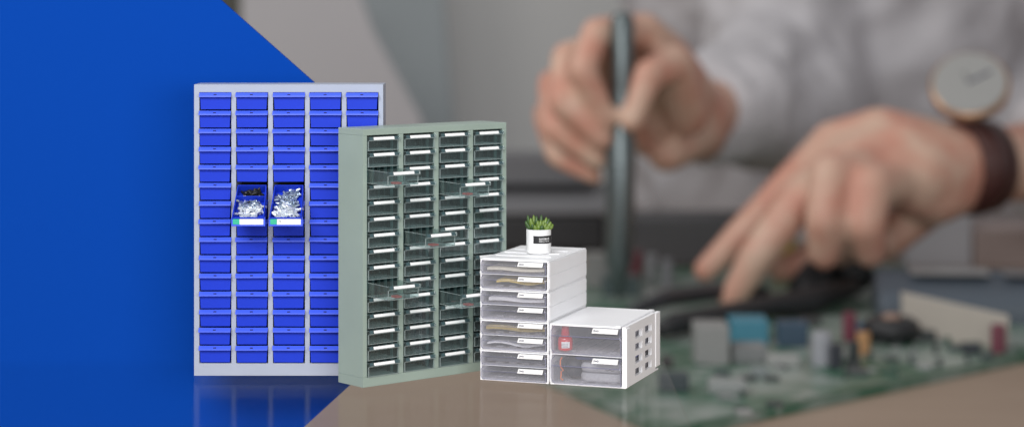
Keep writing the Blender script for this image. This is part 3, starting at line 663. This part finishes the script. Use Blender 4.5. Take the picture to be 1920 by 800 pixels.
l.new(n2.outputs['Fac'], rp.inputs[0]); l.new(rp.outputs[0], n['Principled BSDF'].inputs['Base Color'])
body = b.build('body', M_skin, person, smooth=True); body.matrix_parent_inverse = Matrix.Translation(-person.location)
rm = body.modifiers.new('remesh', 'REMESH'); rm.mode = 'VOXEL'; rm.voxel_size = .2; rm.use_smooth_shade = True
sm = body.modifiers.new('smooth', 'SMOOTH'); sm.factor = .6; sm.iterations = 5
def kid(bb_, name, m, vox=0, smooth=True, disp=0):
    o = bb_.build(name, m, person, smooth=smooth); o.matrix_parent_inverse = Matrix.Translation(-person.location)
    if vox:
        rm = o.modifiers.new('remesh', 'REMESH'); rm.mode = 'VOXEL'; rm.voxel_size = vox; rm.use_smooth_shade = True
        s2 = o.modifiers.new('smooth', 'SMOOTH'); s2.factor = .6; s2.iterations = 8
        if disp:
            tx = bpy.data.textures.new('folds', 'CLOUDS'); tx.noise_scale = 4.5; tx.noise_depth = 2
            dm = o.modifiers.new('folds', 'DISPLACE'); dm.texture = tx; dm.strength = disp; dm.mid_level = .5; dm.texture_coords = 'GLOBAL'
    return o
c = MB()
capsule(c, V(-8, 117, 9.5), V(8, 117, 9.5), 6, 6, 20); capsule(c, V(-6.5, 117, -2), V(6.5, 117, -2), 7, 7, 24); capsule(c, V(0, 117, 12), V(0, 117, -8), 8.5, 8, 24); capsule(c, V(-5, 117, -12), V(5, 117, -12), 7, 7, 20)
chain(c, [(1345, 205, 96.5, 2.6), (1400, 190, 100, 3.0), (1470, 160, 108, 4.2), (1440, -300, 116, 4.4)])
chain(c, [(1990, 300, 92, 2.9), (2080, 300, 95, 3.4), (2220, 290, 103, 4.2), (2080, -300, 114, 4.6)])
capsule(c, at(1440, -300, 116), V(-6, 117, 12), 4.4, 5, 16); capsule(c, at(2080, -300, 114), V(6, 117, 12), 4.6, 5, 16)
kid(c, 'coat', mat('white_coat_cloth', (.60, .58, .60), .85, var=.08, scale=.3), .4, disp=2.4)
c = MB(); capsule(c, V(-3.4, 118.2, -12), V(-3.8, 117.2, -37), 4.6, 2.6, 16); capsule(c, V(3.4, 118.2, -12), V(3.8, 117.2, -37), 4.6, 2.6, 16); kid(c, 'trousers', mat('dark_trousers', (.05, .05, .07), .8), .4)
c = MB(); c.ball(V(0, 115.4, 26.2), 4.9, (.9, 1.02, 1.12), 26); kid(c, 'hair', mat('dark_hair', (.03, .02, .015), .6))
# watch on the left wrist
wr = at(1822, 312, 87.8); ax = (at(1940, 308, 89.6)-at(1800, 312, 87.4)).normalized()
wt_ = empty('wristwatch', wr, 0, label='wristwatch with large pale dial and dark brown leather strap on the wrist', cat='watch')
Q = ax.to_track_quat('Z', 'Y'); wt_.rotation_mode = 'QUATERNION'; wt_.rotation_quaternion = Q
M_strap = mat('brown_leather', (.07, .022, .018), .45, var=.25, scale=1)
MB().lathe([(1.72, -.85), (1.92, -.8), (1.95, 0), (1.92, .8), (1.72, .85)], 40).build('strap', M_strap, wt_, smooth=True)
MB().lathe([(1.9, -.28), (2.02, -.2), (2.02, .2), (1.9, .28)], 40).build('strap_keeper', mat('dark_leather', (.05, .014, .012), .4), wt_, smooth=True)
dl = MB().lathe([(1.45, 0), (1.62, .1), (1.62, .35), (1.5, .45)], 40).build('watch_case', mat('rose_gold', (.50, .30, .18), .3, metal=.7), wt_, smooth=True)
Rw = Q.to_matrix()
up_w = Vector((-.22, -.80, .62)).normalized(); up_l = Rw.inverted() @ up_w
dl.location = Rw.inverted() @ (at(1818, 160, 86.9)-wr) - up_l*.3; dl.rotation_mode = 'QUATERNION'; dl.rotation_quaternion = up_l.to_track_quat('Z', 'Y')
MB().lathe([(.05, .45), (1.48, .452), (1.46, .52), (.05, .54)], 40).build('dial', mat('dial_white', (.36, .36, .35), .5), dl)
MB().box(-.04, .04, -.1, 1.0, .55, .58).build('watch_hand', M_ink, dl); MB().box(-.5, .05, -.03, .03, .585, .6).build('watch_hand', mat('grey_hand', (.15, .15, .15), .4), dl)
